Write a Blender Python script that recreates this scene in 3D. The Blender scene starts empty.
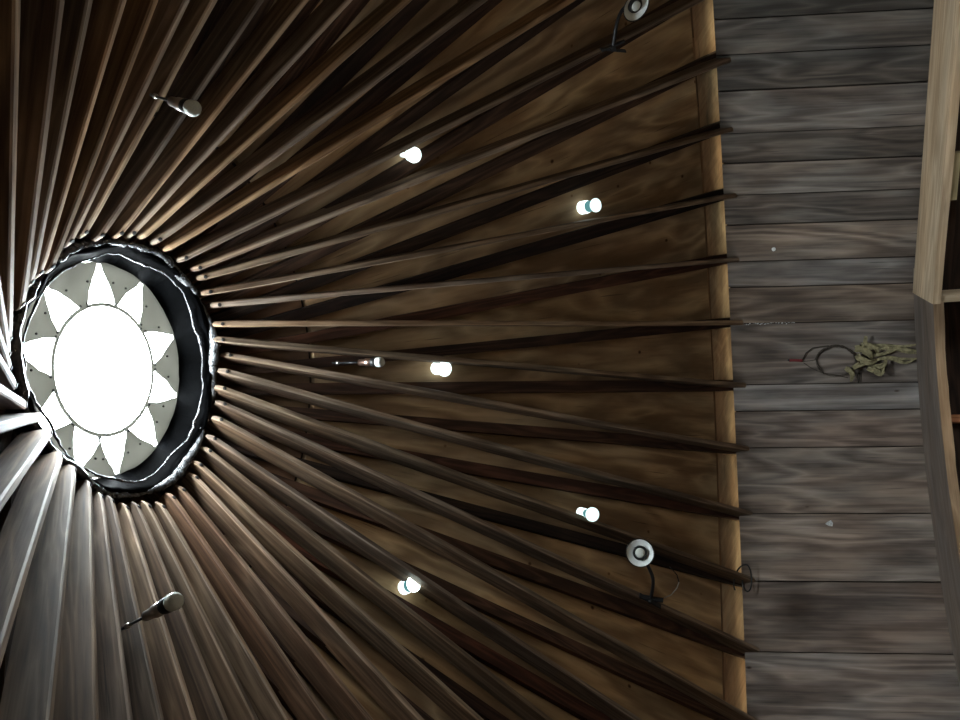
import bpy, bmesh, math, random
from mathutils import Vector, Matrix
R = random.Random(11)
C = bpy.context.scene.collection
PI = math.pi
N = 46
PHI0 = -0.530529015
DEL = 0.317159
STEP = 2 * PI / N
def V(*a): return Vector(a)
def cyl(r, a, z): return Vector((r * math.cos(a), r * math.sin(a), z))

# ------------------------------------------------------------------ mesh builder
class MB:
    def __init__(self):
        self.v = []; self.f = []; self.uv = []; self.col = []; self.sm = []
    def face(self, idx, uv, col, smooth=False):
        self.f.append(idx); self.uv.append(uv); self.col.append(col); self.sm.append(smooth)
    def sweep(self, P, S, U, sec, col=(1, 1, 1), seed=None, caps=True, smooth=False, colf=None):
        """P points; S,U side/up vectors per point; sec(k)->list of (a,b); closed section"""
        so = seed if seed is not None else (R.random() * 40, R.random() * 40)
        rings = []; L = 0; us = []
        for k, p in enumerate(P):
            if k: L += (P[k] - P[k - 1]).length
            us.append(L)
            s = sec(k); b0 = len(self.v)
            for (a, b) in s: self.v.append(p + S[k] * a + U[k] * b)
            rings.append((b0, s))
        n = len(rings[0][1])
        s0 = rings[len(rings) // 2][1]
        per = [0]
        for j in range(n):
            a, b = s0[j], s0[(j + 1) % n]
            per.append(per[-1] + math.hypot(a[0] - b[0], a[1] - b[1]))
        for k in range(len(P) - 1):
            r0, r1 = rings[k][0], rings[k + 1][0]
            for j in range(n):
                j2 = (j + 1) % n
                u0, u1 = us[k] + so[0], us[k + 1] + so[0]; v0, v1 = per[j] + so[1], per[j + 1] + so[1]
                self.face((r0 + j, r0 + j2, r1 + j2, r1 + j), ((u0, v0), (u0, v1), (u1, v1), (u1, v0)), colf[j] if colf else col, smooth)
        if caps:
            for rr, rev in ((rings[0], True), (rings[-1], False)):
                ii = list(range(rr[0], rr[0] + n)); ss = list(rr[1])
                if rev: ii.reverse(); ss.reverse()
                self.face(tuple(ii), tuple((so[0] + b * .3, so[1] + a) for a, b in ss), tuple(c * .8 for c in col))
    def box(self, o, X, Y, Z, col=(1, 1, 1), seed=None):
        """o corner, X length (grain) Y width Z thickness vectors"""
        P = [o + Y * .5 + Z * .5, o + X + Y * .5 + Z * .5]
        y = Y.normalized(); z = Z.normalized(); a, b = Y.length / 2, Z.length / 2
        sec = [(-a, -b), (a, -b), (a, b), (-a, b)]
        if X.normalized().dot(y.cross(z)) < 0: sec.reverse()
        self.sweep(P, [y, y], [z, z], lambda k: sec, col, seed)
    def tube(self, P, r, n=8, col=(1, 1, 1), caps=True):
        rs = r if isinstance(r, (list, tuple)) else [r] * len(P)
        S = []; U = []
        t0 = (P[1] - P[0]).normalized()
        s = t0.orthogonal().normalized()
        for k in range(len(P)):
            t = (P[min(k + 1, len(P) - 1)] - P[max(k - 1, 0)]).normalized()
            s = (s - t * s.dot(t)).normalized(); S.append(s); U.append(t.cross(s))
        self.sweep(P, S, U, lambda k: [(rs[k] * math.cos(2 * PI * j / n), rs[k] * math.sin(2 * PI * j / n)) for j in range(n)], col, None, caps, True)
    def lathe(self, o, ax, prof, n=24, col=(1, 1, 1), caps=True):
        """prof list of (distance along ax, radius)"""
        ax = ax.normalized(); s = ax.orthogonal().normalized(); u = ax.cross(s)
        P = [o + ax * d for d, r in prof]
        self.sweep(P, [s] * len(P), [u] * len(P), lambda k: [(prof[k][1] * math.cos(2 * PI * j / n), prof[k][1] * math.sin(2 * PI * j / n)) for j in range(n)], col, None, caps, True)
    def build(self, name, mat, parent=None, origin=None):
        if origin is None: origin = wloc(parent) if parent else Vector((0, 0, 0))
        me = bpy.data.meshes.new(name)
        me.from_pydata([tuple(p - origin) for p in self.v], [], self.f)
        me.uv_layers.new(name='grain'); me.color_attributes.new('tone', 'FLOAT_COLOR', 'CORNER')
        fu = [x for q in self.uv for p in q for x in p[:2]]
        fc = []
        for f, c in zip(self.f, self.col): fc += [c[0], c[1], c[2], 1.0] * len(f)
        me.uv_layers['grain'].data.foreach_set('uv', fu)
        me.attributes['tone'].data.foreach_set('color', fc)
        me.polygons.foreach_set('use_smooth', self.sm)
        me.materials.append(mat); me.update(); me.validate()
        o = bpy.data.objects.new(name, me); C.objects.link(o)
        if parent: o.parent = parent; o.location = origin - wloc(parent)
        else: o.location = origin
        return o
def wloc(o):
    l = Vector(o.location)
    while o.parent: o = o.parent; l = l + Vector(o.location)
    return l
def tag(o, label, cat, group=None, kind=None):
    o['label'] = label; o['category'] = cat
    if group: o['group'] = group
    if kind: o['kind'] = kind
    return o
def thing(name, loc, label, cat, group=None):
    o = bpy.data.objects.new(name, None); o.empty_display_size = .05; C.objects.link(o); o.location = loc
    return tag(o, label, cat, group)
def struct(o): o['kind'] = 'structure'; return o

# ------------------------------------------------------------------ materials
def nt(name):
    m = bpy.data.materials.new(name); m.use_nodes = True
    t = m.node_tree; t.nodes.clear()
    out = t.nodes.new('ShaderNodeOutputMaterial')
    return m, t, out
def N_(t, typ, **k):
    n = t.nodes.new(typ)
    for a, b in k.items(): setattr(n, a, b)
    return n
def mapping(t, src, sc):
    n = N_(t, 'ShaderNodeMapping'); n.inputs['Scale'].default_value = sc
    t.links.new(src, n.inputs['Vector']); return n.outputs[0]
def noise(t, vec, scale, detail=4, rough=.55, dist=0):
    n = N_(t, 'ShaderNodeTexNoise'); n.inputs['Scale'].default_value = scale; n.inputs['Detail'].default_value = detail
    n.inputs['Roughness'].default_value = rough; n.inputs['Distortion'].default_value = dist
    t.links.new(vec, n.inputs['Vector']); return n.outputs['Fac']
def math_(t, op, a, b=None, c=None):
    n = N_(t, 'ShaderNodeMath', operation=op)
    for i, x in enumerate((a, b, c)):
        if x is None: continue
        if isinstance(x, (int, float)): n.inputs[i].default_value = x
        else: t.links.new(x, n.inputs[i])
    return n.outputs[0]
def ramp(t, fac, stops, interp='LINEAR'):
    n = N_(t, 'ShaderNodeValToRGB'); n.color_ramp.interpolation = interp
    el = n.color_ramp.elements
    while len(el) > 1: el.remove(el[0])
    el[0].position = stops[0][0]; el[0].color = tuple(stops[0][1]) + (1,)
    for p, c in stops[1:]:
        e = el.new(p); e.color = tuple(c) + (1,)
    t.links.new(fac, n.inputs['Fac']); return n.outputs['Color']
def mix(t, mode, fac, a, b):
    n = N_(t, 'ShaderNodeMix', data_type='RGBA', blend_type=mode)
    for s, x in ((n.inputs[0], fac), (n.inputs[6], a), (n.inputs[7], b)):
        if isinstance(x, (int, float)): s.default_value = x
        elif isinstance(x, tuple): s.default_value = x + (1,)
        else: t.links.new(x, s)
    return n.outputs[2]
def g(x): return (x, x, x)
def wood(name, dark, light, figure=.5, rings=9.0, fig_scale=(.8, 6, 1), knots=.0, kscale=(2.6, 7.5, 1), fscale=(4, 130, 1), rough=.75, fine=.35, bump=.25, blotch=.25, spec=.25, warm=(1, .93, .86)):
    m, t, out = nt(name)
    uv = N_(t, 'ShaderNodeUVMap', uv_map='grain').outputs[0]
    b = N_(t, 'ShaderNodeBsdfPrincipled')
    f = noise(t, mapping(t, uv, fig_scale), 1.0, 2.5, .5, .35)
    ringv = math_(t, 'FRACT', math_(t, 'MULTIPLY', f, rings))
    ringv = math_(t, 'POWER', math_(t, 'ABSOLUTE', math_(t, 'SUBTRACT', math_(t, 'MULTIPLY', ringv, 2), 1)), 1.6)
    fi = noise(t, mapping(t, uv, fscale), 1.0, 5, .65)
    bl = noise(t, mapping(t, uv, (1.3, 5, 1)), 1.0, 4, .6)
    fac = math_(t, 'ADD', math_(t, 'MULTIPLY', ringv, figure), math_(t, 'MULTIPLY', fi, fine))
    fac = math_(t, 'ADD', fac, math_(t, 'MULTIPLY', bl, 1 - figure - fine))
    col = ramp(t, fac, [(.32, dark), (.66, light)])
    col = mix(t, 'MULTIPLY', 1.0, col, ramp(t, bl, [(.3, g(1 - blotch)), (.65, g(1))]))
    hue = noise(t, mapping(t, uv, (1.1, 3.1, 1)), 1.7, 2, .5)
    col = mix(t, 'MULTIPLY', 1.0, col, ramp(t, hue, [(.38, warm), (.62, (1, 1, 1))]))
    # dark pores / cracks along the grain
    cr = noise(t, mapping(t, uv, (2.2, 75, 1)), 1.0, 3, .6)
    col = mix(t, 'MULTIPLY', 1.0, col, ramp(t, cr, [(.27, g(.35)), (.36, g(1))]))
    if knots:
        vo = N_(t, 'ShaderNodeTexVoronoi'); vo.inputs['Scale'].default_value = 1.0
        t.links.new(mapping(t, uv, kscale), vo.inputs['Vector'])
        kn = ramp(t, vo.outputs['Distance'], [(knots * .55, (.16, .11, .08)), (knots, (.5, .4, .33)), (knots * 1.5, (1, 1, 1))])
        col = mix(t, 'MULTIPLY', 1.0, col, kn)
    at = N_(t, 'ShaderNodeAttribute', attribute_name='tone')
    col = mix(t, 'MULTIPLY', 1.0, col, at.outputs['Color'])
    t.links.new(col, b.inputs['Base Color'])
    b.inputs['Roughness'].default_value = rough; b.inputs['Specular IOR Level'].default_value = spec
    bp = N_(t, 'ShaderNodeBump'); bp.inputs['Strength'].default_value = bump; bp.inputs['Distance'].default_value = .004
    t.links.new(fac, bp.inputs['Height']); t.links.new(bp.outputs[0], b.inputs['Normal'])
    t.links.new(b.outputs[0], out.inputs[0])
    return m
def plain(name, col, rough=.6, metal=0, spec=.4, nz=0, nscale=40, bump=0):
    m, t, out = nt(name)
    b = N_(t, 'ShaderNodeBsdfPrincipled')
    tc = N_(t, 'ShaderNodeTexCoord').outputs['Object']
    n = noise(t, tc, nscale, 4, .6)
    lo = tuple(max(0, c * (1 - nz)) for c in col); hi = tuple(c * (1 + nz) for c in col)
    c = ramp(t, n, [(.3, lo), (.7, hi)])
    t.links.new(c, b.inputs['Base Color'])
    b.inputs['Roughness'].default_value = rough; b.inputs['Metallic'].default_value = metal; b.inputs['Specular IOR Level'].default_value = spec
    if bump:
        bp = N_(t, 'ShaderNodeBump'); bp.inputs['Strength'].default_value = bump; bp.inputs['Distance'].default_value = .01
        t.links.new(n, bp.inputs['Height']); t.links.new(bp.outputs[0], b.inputs['Normal'])
    t.links.new(b.outputs[0], out.inputs[0])
    return m
def emit(name, col, s):
    m, t, out = nt(name); e = N_(t, 'ShaderNodeEmission'); e.inputs[0].default_value = col + (1,); e.inputs[1].default_value = s
    tc = N_(t, 'ShaderNodeTexCoord').outputs['Object']
    c = ramp(t, noise(t, tc, 30, 2), [(.2, tuple(x * .93 for x in col)), (.8, col)]); t.links.new(c, e.inputs[0])
    t.links.new(e.outputs[0], out.inputs[0]); return m

M_RAFT = wood('weathered_rafter_wood', (.135, .095, .070), (.42, .33, .255), figure=.25, rings=7, fig_scale=(.7, 9, 1), fine=.45, blotch=.45, spec=.3, rough=.65, warm=(1, .88, .78))
M_DARK = wood('dark_roof_wood', (.035, .02, .014), (.105, .058, .038), figure=.3, rings=8, fig_scale=(.9, 10, 1), fine=.4, blotch=.4, rough=.85)
M_PLY = wood('plywood', (.28, .18, .10), (.58, .415, .245), figure=.34, rings=5, fig_scale=(1.0, 4.2, 1), knots=.05, kscale=(5, 5.5, 1), fine=.2, fscale=(3, 90, 1), blotch=.35, rough=.8, bump=.08, warm=(1, .89, .79))
M_EAVE = wood('eave_fir', (.26, .155, .09), (.52, .35, .215), figure=.15, rings=6, fig_scale=(2.5, 5, 1), fine=.4, fscale=(40, 5, 1), blotch=.6, warm=(1, .84, .74))
M_WALL = wood('weathered_wall_board', (.085, .071, .063), (.268, .240, .218), figure=.25, rings=8, fig_scale=(.65, 4.6, 1), knots=.03, kscale=(2.2, 4.5, 1), fine=.42, fscale=(2.0, 60, 1), blotch=.4, rough=.72, bump=.3, spec=.3, warm=(1, .9, .83))
M_TAN = wood('tan_bench_wood', (.36, .26, .165), (.60, .475, .33), figure=.22, rings=7, fig_scale=(.8, 8, 1), fine=.45, blotch=.18)
M_SHELF = wood('grey_shelf_wood', (.12, .095, .08), (.22, .185, .16), figure=.15, fine=.45, blotch=.2)
M_EDGE = wood('shelf_edge_wood', (.26, .17, .1), (.5, .35, .22), figure=.2, fine=.5, blotch=.3)
M_FLOOR = wood('floor_boards', (.25, .18, .12), (.5, .4, .29), figure=.3, fine=.4)
M_PLASTIC = plain('black_plastic_sheet', (.0011, .0012, .0015), .65, 0, .025, .8, 14, .5)
M_RIM = plain('shiny_plastic_wrap', (.035, .036, .039), .24, 0, .8, .7, 38, 1.0)
M_BLACK = plain('black_plastic', (.012, .012, .013), .45)
M_BLACKM = plain('black_enamel', (.01, .01, .011), .35)
M_WHITE = plain('white_reflector', (.84, .88, .87), .35)
M_LENS = plain('frosted_lens', (.62, .64, .6), .25, 0, .6, .12, 260, .2)
M_SILV = plain('brushed_metal', (.62, .58, .54), .3, 1, .5, .1)
M_COPPER = plain('copper_ferrule', (.75, .5, .4), .3, 1, .5)
M_BOLT = plain('dark_bolt', (.012, .011, .01), .6)
M_HUSK = plain('dried_husk', (.235, .205, .115), .8, 0, .2, .5, 45, .3)
M_TWIG = plain('dark_twig', (.045, .036, .028), .85, 0, .2, .4, 80)
M_RED = plain('red_string', (.16, .02, .022), .8)
M_PIN = plain('white_pin', (.85, .85, .82), .4)
M_CHALK = plain('white_chalky_residue', (.42, .43, .43), .9, 0, .1, .4, 90)
M_CORD = plain('black_cord', (.01, .01, .01), .5)
M_LEAD = plain('grey_lead', (.4, .4, .38), .3, .6)
M_GROUND = plain('outdoor_ground', (.032, .03, .018), .9, 0, .1, .3, 2)
def panel_mat():
    m, t, out = nt('sun_panel_sheet')
    tr = N_(t, 'ShaderNodeBsdfTranslucent'); tr.inputs[0].default_value = (.030, .030, .027, 1)
    d = N_(t, 'ShaderNodeBsdfDiffuse'); d.inputs[0].default_value = (.22, .22, .2, 1)
    tc = N_(t, 'ShaderNodeTexCoord').outputs['Object']
    c = ramp(t, noise(t, tc, 9, 5), [(.3, (.047, .0475, .044)), (.7, (.062, .0625, .058))]); t.links.new(c, tr.inputs[0])
    a = N_(t, 'ShaderNodeAddShader'); t.links.new(tr.outputs[0], a.inputs[0]); t.links.new(d.outputs[0], a.inputs[1])
    t.links.new(a.outputs[0], out.inputs[0]); return m
def pane_mat(name, tint):
    m, t, out = nt(name)
    tr = N_(t, 'ShaderNodeBsdfTransparent')
    tc = N_(t, 'ShaderNodeTexCoord').outputs['Object']
    c = ramp(t, noise(t, tc, 6, 3), [(.3, tuple(x * .94 for x in tint)), (.7, tint)]); t.links.new(c, tr.inputs[0])
    gl = N_(t, 'ShaderNodeBsdfGlossy'); gl.inputs['Roughness'].default_value = .08
    mx = N_(t, 'ShaderNodeMixShader'); mx.inputs[0].default_value = .015
    t.links.new(tr.outputs[0], mx.inputs[1]); t.links.new(gl.outputs[0], mx.inputs[2]); t.links.new(mx.outputs[0], out.inputs[0]); return m
M_PANEL = panel_mat()
M_PANE = pane_mat('clear_sky_pane', (.94, .97, .98))
M_WPANE = pane_mat('window_glass', (.30, .31, .31))
M_GLOW = emit('glowing_white_glass', (.84, 1.0, .98), 2.2)
M_TEAL = emit('glowing_teal_glass', (.22, .60, .62), .5)
M_GLOWB = emit('bright_glowing_glass', (.8, 1.0, .97), 9.0)
M_GLOWL = emit('glowing_lens', (.78, 1.0, .98), 1.5)

# ------------------------------------------------------------------ roof profile
K = (2.355 - .189) / (3.0 - .5)          # roof slope
def z_ply(r): return 2.355 - K * (r - .5)
SL = math.atan(K)
def roof_n(a): return Vector((-math.cos(a) * math.sin(SL), -math.sin(a) * math.sin(SL), -math.cos(SL)))   # into the room
def wall_a(i): return PHI0 + i * STEP + DEL

# ply ceiling: one sector per rafter bay, thin seams
def ceiling():
    mb = MB(); tk = .02
    ring_tones = {}
    for i in range(N):
        a0 = wall_a(i) + .01 + .004; a1 = wall_a(i + 1) + .01
        tone = R.uniform(.82, 1.12); w = R.uniform(-.05, .05)
        col = (tone * (1 + w * .3), tone, tone * (1 - w))
        so = (R.random() * 40, R.random() * 40)
        RS = [.5, .6, .75, .915, .935, 1.2, 1.5, 1.85, 2.3, 2.985]
        tw = lambda r: -.0132 + .1232 * ((3.3 - r) / 2.8) * .5 / r
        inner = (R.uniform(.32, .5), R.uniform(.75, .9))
        for k in range(len(RS) - 1):
            if k == 3: continue
            r0, r1 = RS[k], RS[k + 1]
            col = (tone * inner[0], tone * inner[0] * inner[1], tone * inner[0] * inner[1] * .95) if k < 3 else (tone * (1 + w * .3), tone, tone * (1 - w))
            for s in range(2):
                b0, b1 = a0 + (a1 - a0) * s / 2, a0 + (a1 - a0) * (s + 1) / 2
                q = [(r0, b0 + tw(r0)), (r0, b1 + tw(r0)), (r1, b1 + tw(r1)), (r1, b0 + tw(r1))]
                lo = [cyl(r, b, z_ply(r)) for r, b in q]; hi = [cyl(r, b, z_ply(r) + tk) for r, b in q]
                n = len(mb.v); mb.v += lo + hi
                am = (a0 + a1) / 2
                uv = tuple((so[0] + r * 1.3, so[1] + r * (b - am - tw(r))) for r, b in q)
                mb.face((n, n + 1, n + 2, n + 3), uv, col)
                mb.face((n + 7, n + 6, n + 5, n + 4), uv[::-1], col)
                for e in range(4):
                    e2 = (e + 1) % 4
                    mb.face((n + e2, n + e, n + 4 + e, n + 4 + e2), (uv[e2], uv[e], uv[e], uv[e2]), col)
    return struct(mb.build('ceiling', M_PLY))
ceiling()
def roof_skin():
    # weather skin above the plywood so no light leaks through the joints
    mb = MB(); n = 92
    rs = [.5, 3.42]
    for k in range(n):
        a0, a1 = 2 * PI * k / n, 2 * PI * (k + 1) / n
        q = [(rs[0], a0), (rs[0], a1), (rs[1], a1), (rs[1], a0)]
        lo = [cyl(r, a, z_ply(r) + .024) for r, a in q]; hi = [cyl(r, a, z_ply(r) + .05) for r, a in q]
        b = len(mb.v); mb.v += lo + hi
        uv = ((0, 0), (0, .2), (3, .2), (3, 0))
        mb.face((b, b + 1, b + 2, b + 3), uv, (.3, .3, .3)); mb.face((b + 7, b + 6, b + 5, b + 4), uv, (.3, .3, .3))
        for e in (0, 2):
            e2 = (e + 1) % 4
            mb.face((b + e2, b + e, b + 4 + e, b + 4 + e2), uv, (.3, .3, .3))
    return struct(mb.build('roof', M_DARK))
roof_skin()
def eave():
    mb = MB()
    for i in range(N):
        tone = R.uniform(.8, 1.15); w = R.uniform(-.16, .12)
        col = (tone, tone * (1 + w * .5), tone * (1 + w))
        so = (R.random() * 40, R.random() * 40)
        for s in range(2):
            b0 = wall_a(i) + STEP * s / 2 + .012; b1 = wall_a(i) + STEP * (s + 1) / 2 + .012
            q = [(3.0, b0), (3.0, b1), (3.38, b1), (3.38, b0)]
            lo = [cyl(r, a, z_ply(r) + .002) for r, a in q]; hi = [cyl(r, a, z_ply(r) + .021) for r, a in q]
            b = len(mb.v); mb.v += lo + hi
            uv = tuple((so[0] + r * a, so[1] + r * 1.3) for r, a in q)
            mb.face((b, b + 1, b + 2, b + 3), uv, col); mb.face((b + 7, b + 6, b + 5, b + 4), uv, col)
            for e in range(4):
                e2 = (e + 1) % 4
                mb.face((b + e2, b + e, b + 4 + e, b + 4 + e2), uv, col)
    return struct(mb.build('trim_1', M_EAVE))
eave()

# ------------------------------------------------------------------ rafters
ORD = ['zeroth', 'first', 'second', 'third', 'fourth', 'fifth', 'sixth', 'seventh', 'eighth', 'ninth', 'tenth', 'eleventh', 'twelfth', 'thirteenth',
       'fourteenth', 'fifteenth', 'sixteenth', 'seventeenth', 'eighteenth', 'nineteenth', 'twentieth', 'twenty-first', 'twenty-second', 'twenty-third']
RADJ = {0: (.539, -.047), 1: (.539, -.039), 2: (.51, -.049), 3: (.506, .005), 4: (.51, -.006), 6: (.52, -.008), 8: (.527, .028), 9: (.552, .055), 10: (.549, .006),
        11: (.531, -.008), 12: (.551, -.004), 13: (.53, .011), 14: (.509, .001), 15: (.546, .007), 16: (.518, .003), 17: (.501, .018), 18: (.517, .011), 19: (.516, .014),
        20: (.515, .056), 21: (.519, .034), 22: (.516, .054), 23: (.538, .017), 24: (.535, .048), 25: (.535, .031), 26: (.548, .011), 27: (.525, .013), 28: (.521, -.018),
        29: (.522, -.042), 30: (.505, -.032), 31: (.503, -.061), 32: (.486, -.056), 33: (.479, -.012), 34: (.482, .006), 35: (.475, .058), 36: (.494, .054), 37: (.532, .022), 38: (.556, .007), 39: (.57, -.03), 40: (.575, -.09), 41: (.577, -.147), 42: (.557, -.066), 43: (.556, -.054), 44: (.545, -.1), 45: (.523, -.15)}
WADJ = {41: .066, 42: .064, 43: .054, 44: .056, 45: .038, 0: .038}
TONE_R = {5: (1.25, 1.1, .85), 7: (1.3, 1.12, .85), 13: (1.15, 1.05, .9), 23: (1.2, 1.15, 1.08), 24: (.98, .88, .80), 25: (.96, .84, .75), 3: (1.05, .95, .8), 41: (1.2, 1.1, .9), 44: (1.15, 1.02, .85), 45: (1.2, 1.05, .8)}
def place_words(i, what):
    i = i % N
    j = i if i <= 40 else i - N
    if 9 <= j <= 18:
        return '%s, %s from the top of those reaching the plank wall' % (what, ORD[j - 8])
    if j < 9:
        return '%s, %s anticlockwise from the topmost one reaching the wall' % (what, ORD[9 - j])
    return '%s, %s clockwise from the lowest one reaching the wall' % (what, ORD[j - 18])
bolt_proto = None
def rafter(i):
    global bolt_proto
    ri, da = RADJ.get(i, (.52, -.01))
    a = PHI0 + i * STEP + da
    H = cyl(ri, a, 2.175); T = cyl(3.022, PHI0 + i * STEP + DEL + WADJ.get(i, 0), -.008)
    d = (T - H).normalized()
    H0 = H - d * .036
    L = (T - H0).length
    ns = 14
    bow = R.uniform(-.009, .009); bow2 = R.uniform(-.004, .004)
    side = d.cross(Vector((0, 0, 1))).normalized()
    lean = R.uniform(-.06, .06)
    up = (side.cross(d)).normalized()
    side_l = (side * math.cos(lean) + up * math.sin(lean)).normalized(); up_l = side_l.cross(d).normalized()
    ts = [0, .004, .009, .03] + [.03 + (.97) * k / ns for k in range(1, ns + 1)]
    P = [H0 + d * (L * t) + side * (bow * math.sin(PI * t) + bow2 * math.sin(2 * PI * t)) for t in ts]
    w = R.uniform(.0255, .0285) / 2; dep = R.uniform(.088, .1)
    wob = [R.uniform(-.0012, .0012) for _ in ts]
    def sec(k):
        t = ts[k]; hw = w + wob[k]
        nose = max(0, 1 - t / .014)
        b0 = .016 * nose ** 1.8; hw *= (1 - .3 * nose ** 2)
        top = dep * (1 - .08 * nose)
        c = .005
        return [(-hw + c, b0), (hw - c, b0), (hw, b0 + c), (hw, top), (-hw, top), (-hw, b0 + c)]
    if i in TONE_R: col = TONE_R[i]
    else:
        tn = R.uniform(.66, 1.1); wm = R.uniform(-.10, .04); col = (tn * (1 - wm * .3), tn, tn * (1 + wm))
    mb = MB(); sd = tuple(c * q for c, q in zip(col, (.70, .63, .57))); bt = tuple(c * 1.12 for c in col)  # shading painted into the colour: sides darkened, lower edge lightened
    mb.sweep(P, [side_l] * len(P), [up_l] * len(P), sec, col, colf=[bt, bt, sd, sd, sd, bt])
    look = 'pale tan' if i in (5, 7, 41, 45) else ('reddish brown' if i in (24, 25) else 'weathered')
    o = mb.build('rafter', M_RAFT, None, H0)
    tag(o, place_words(i, look + ' edge-on rafter'), 'rafter', 'rafters spiralling from the skylight')
    # bolt near the ring end
    bp = H0 + d * .039 - up_l * .0
    if bolt_proto is None or True:
        bm = MB(); bm.lathe(bp + up_l * .004, -up_l, [(0, .0085), (.0042, .0085), (.005, .006)], 10)
        if i not in (5, 7): bm.build('bolt', M_BOLT, o)
    return o
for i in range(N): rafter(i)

TONE_D = {11: (.38, .36, .38), 12: (1.25, .95, .85), 13: (.8, .72, .7), 14: (.95, .85, .8), 15: (1.0, .88, .82), 16: (1.05, .8, .75), 17: (.4, .4, .42), 18: (1.15, 1.0, .9), 19: (1.35, 1.2, 1.1), 20: (1.2, .78, .66), 21: (.55, .45, .42)}
def roof_board(i):
    b = wall_a(i) + .01
    O = cyl(3.3, b - .11 * .3 / 2.5 * 1.0, z_ply(3.3)); I = cyl(.5, b + .11, z_ply(.5))
    d = (I - O).normalized(); L = (I - O).length
    am = b + .04
    n = roof_n(am); side = d.cross(n).normalized(); n = side.cross(d).normalized()
    if n.z > 0: n = -n
    th = .034
    ts = [k / 10 for k in range(11)]
    bow = R.uniform(-.008, .008)
    P = [O + d * (L * t) + n * .001 + side * bow * math.sin(PI * t) for t in ts]
    # keep every station just under the ply (the chord sags inside the cone)
    PP = []
    for p in P:
        r = math.hypot(p.x, p.y); PP.append(Vector((p.x, p.y, z_ply(r) - .003)))
    w0 = R.uniform(.036, .045)
    def sec(k):
        t = ts[k]; w = w0 * (1.0 - .38 * t) * (1 if t > .12 else .75 + 2 * t)
        return [(-w, 0), (w, 0), (w, th), (-w, th)]
    if i in TONE_D: col = TONE_D[i]
    else:
        tn = R.uniform(.55, 1.25); wm = R.uniform(-.15, .05); col = (tn, tn * (1 + wm), tn * (1 + wm * 1.5))
    mb = MB(); mb.sweep(PP, [side] * len(P), [n] * len(P), sec, col)
    o = mb.build('batten', M_DARK, None, PP[-1])
    look = {11: 'nearly black', 17: 'nearly black', 20: 'smooth reddish', 19: 'rough barky'}.get(i, 'dark brown')
    tag(o, place_words(i, look + ' batten under the plywood'), 'batten', 'dark battens under the plywood')
for i in range(N): roof_board(i)

# ------------------------------------------------------------------ skylight
RIM_T = [(-180, .478), (-156, .460), (-136, .447), (-116, .455), (-100, .478), (-89, .502), (-79, .515), (-70, .508), (-55, .494), (-34, .49), (-17, .472), (22, .482), (46, .500), (67, .497), (95, .493), (116, .487), (138, .485), (162, .487), (180, .478)]
def rim_r(a):
    d = (math.degrees(a) + 180) % 360 - 180
    for (a0, r0), (a1, r1) in zip(RIM_T, RIM_T[1:]):
        if a0 <= d <= a1: return r0 + (r1 - r0) * (d - a0) / (a1 - a0)
    return .47
sky = thing('skylight', V(0, 0, 2.16), 'round skylight with a sun-shaped cutout in a black plastic wrapped ring', 'skylight')
def curb():
    mb = MB(); n = 72; prof0 = [(1, .002, 2.225), (1, -.014, 2.232), (0, .438, 2.285), (0, .416, 2.345), (0, .419, 2.366), (0, .56, 2.400), (0, .56, 2.388), (0, .475, 2.366), (1, .008, 2.29)]
    rr = R.random()
    for j in range(n):
        a0 = 2 * PI * j / n; a1 = 2 * PI * (j + 1) / n
        b = len(mb.v)
        for a in (a0, a1):
            jj = round(a / (2 * PI) * n) % n; rng = random.Random(jj * 7 + 3)
            prof = [((rim_r(a) if q else 0) + r, z) for q, r, z in prof0]
            prof[2] = (max(.436, rim_r(a) * .6 + .175), prof[2][1])
            for k, (r, z) in enumerate(prof):
                wv = .006 * math.sin(a * 9 + k * .8) + .004 * math.sin(a * 23 + k * 1.7) + rng.uniform(-.003, .003)
                mb.v.append(cyl(r + wv * (1 if 0 < k < 3 else .4), a, z + (.006 * math.sin(a * 5) + rng.uniform(-.004, .004) if k < 2 else 0)))
        m = len(prof0)
        for k in range(m):
            k2 = (k + 1) % m
            mb.face((b + k, b + k2, b + m + k2, b + m + k), ((a0, k), (a0, k + 1), (a1, k + 1), (a1, k)), (1, 1, 1), True)
    return mb.build('curb', M_PLASTIC, sky)
curb()
def rim():
    # crinkled roll of plastic hanging around the lower lip
    for (rad, zc, rt, seed, nm) in ((.010, 2.236, .020, 5, 'rolled_rim'), (-.042, 2.252, .005, 9, 'inner_fold')):
        mb = MB(); n = 110; rng = random.Random(seed); ph = [rng.uniform(0, 6) for _ in range(6)]
        P = []; rs = []
        jit = [(rng.uniform(-1, 1), rng.uniform(-1, 1), rng.uniform(-1, 1)) for _ in range(n)]
        m = 8
        for j in range(n):
            a = 2 * PI * j / n; jr = jit[j]
            r = rim_r(a) + rad + .004 * math.sin(3 * a + ph[0]) + .005 * math.sin(8 * a + ph[1]) + .0025 * jr[0]
            z = zc + .008 * math.sin(5 * a + ph[2]) + .005 * math.sin(13 * a + ph[3]) + .003 * jr[1]
            t = rt * (1 + .3 * math.sin(6 * a + ph[4]) + .25 * jr[2])
            for k in range(m):
                q = 2 * PI * k / m
                mb.v.append(cyl(r + t * math.cos(q) * .8, a, z + t * math.sin(q) * 1.2))
        for j in range(n):
            j2 = (j + 1) % n
            for k in range(m):
                k2 = (k + 1) % m
                mb.face((j * m + k, j2 * m + k, j2 * m + k2, j * m + k2), ((j, k), (j + 1, k), (j + 1, k + 1), (j, k + 1)), (1, 1, 1), True)
        mb.build(nm, M_RIM, sky)
rim()
PC = V(0, 0, 2.35)
RAYS = [0, 33, 73, 109.5, 144, 178, 206, 241, 284, 320]
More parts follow.
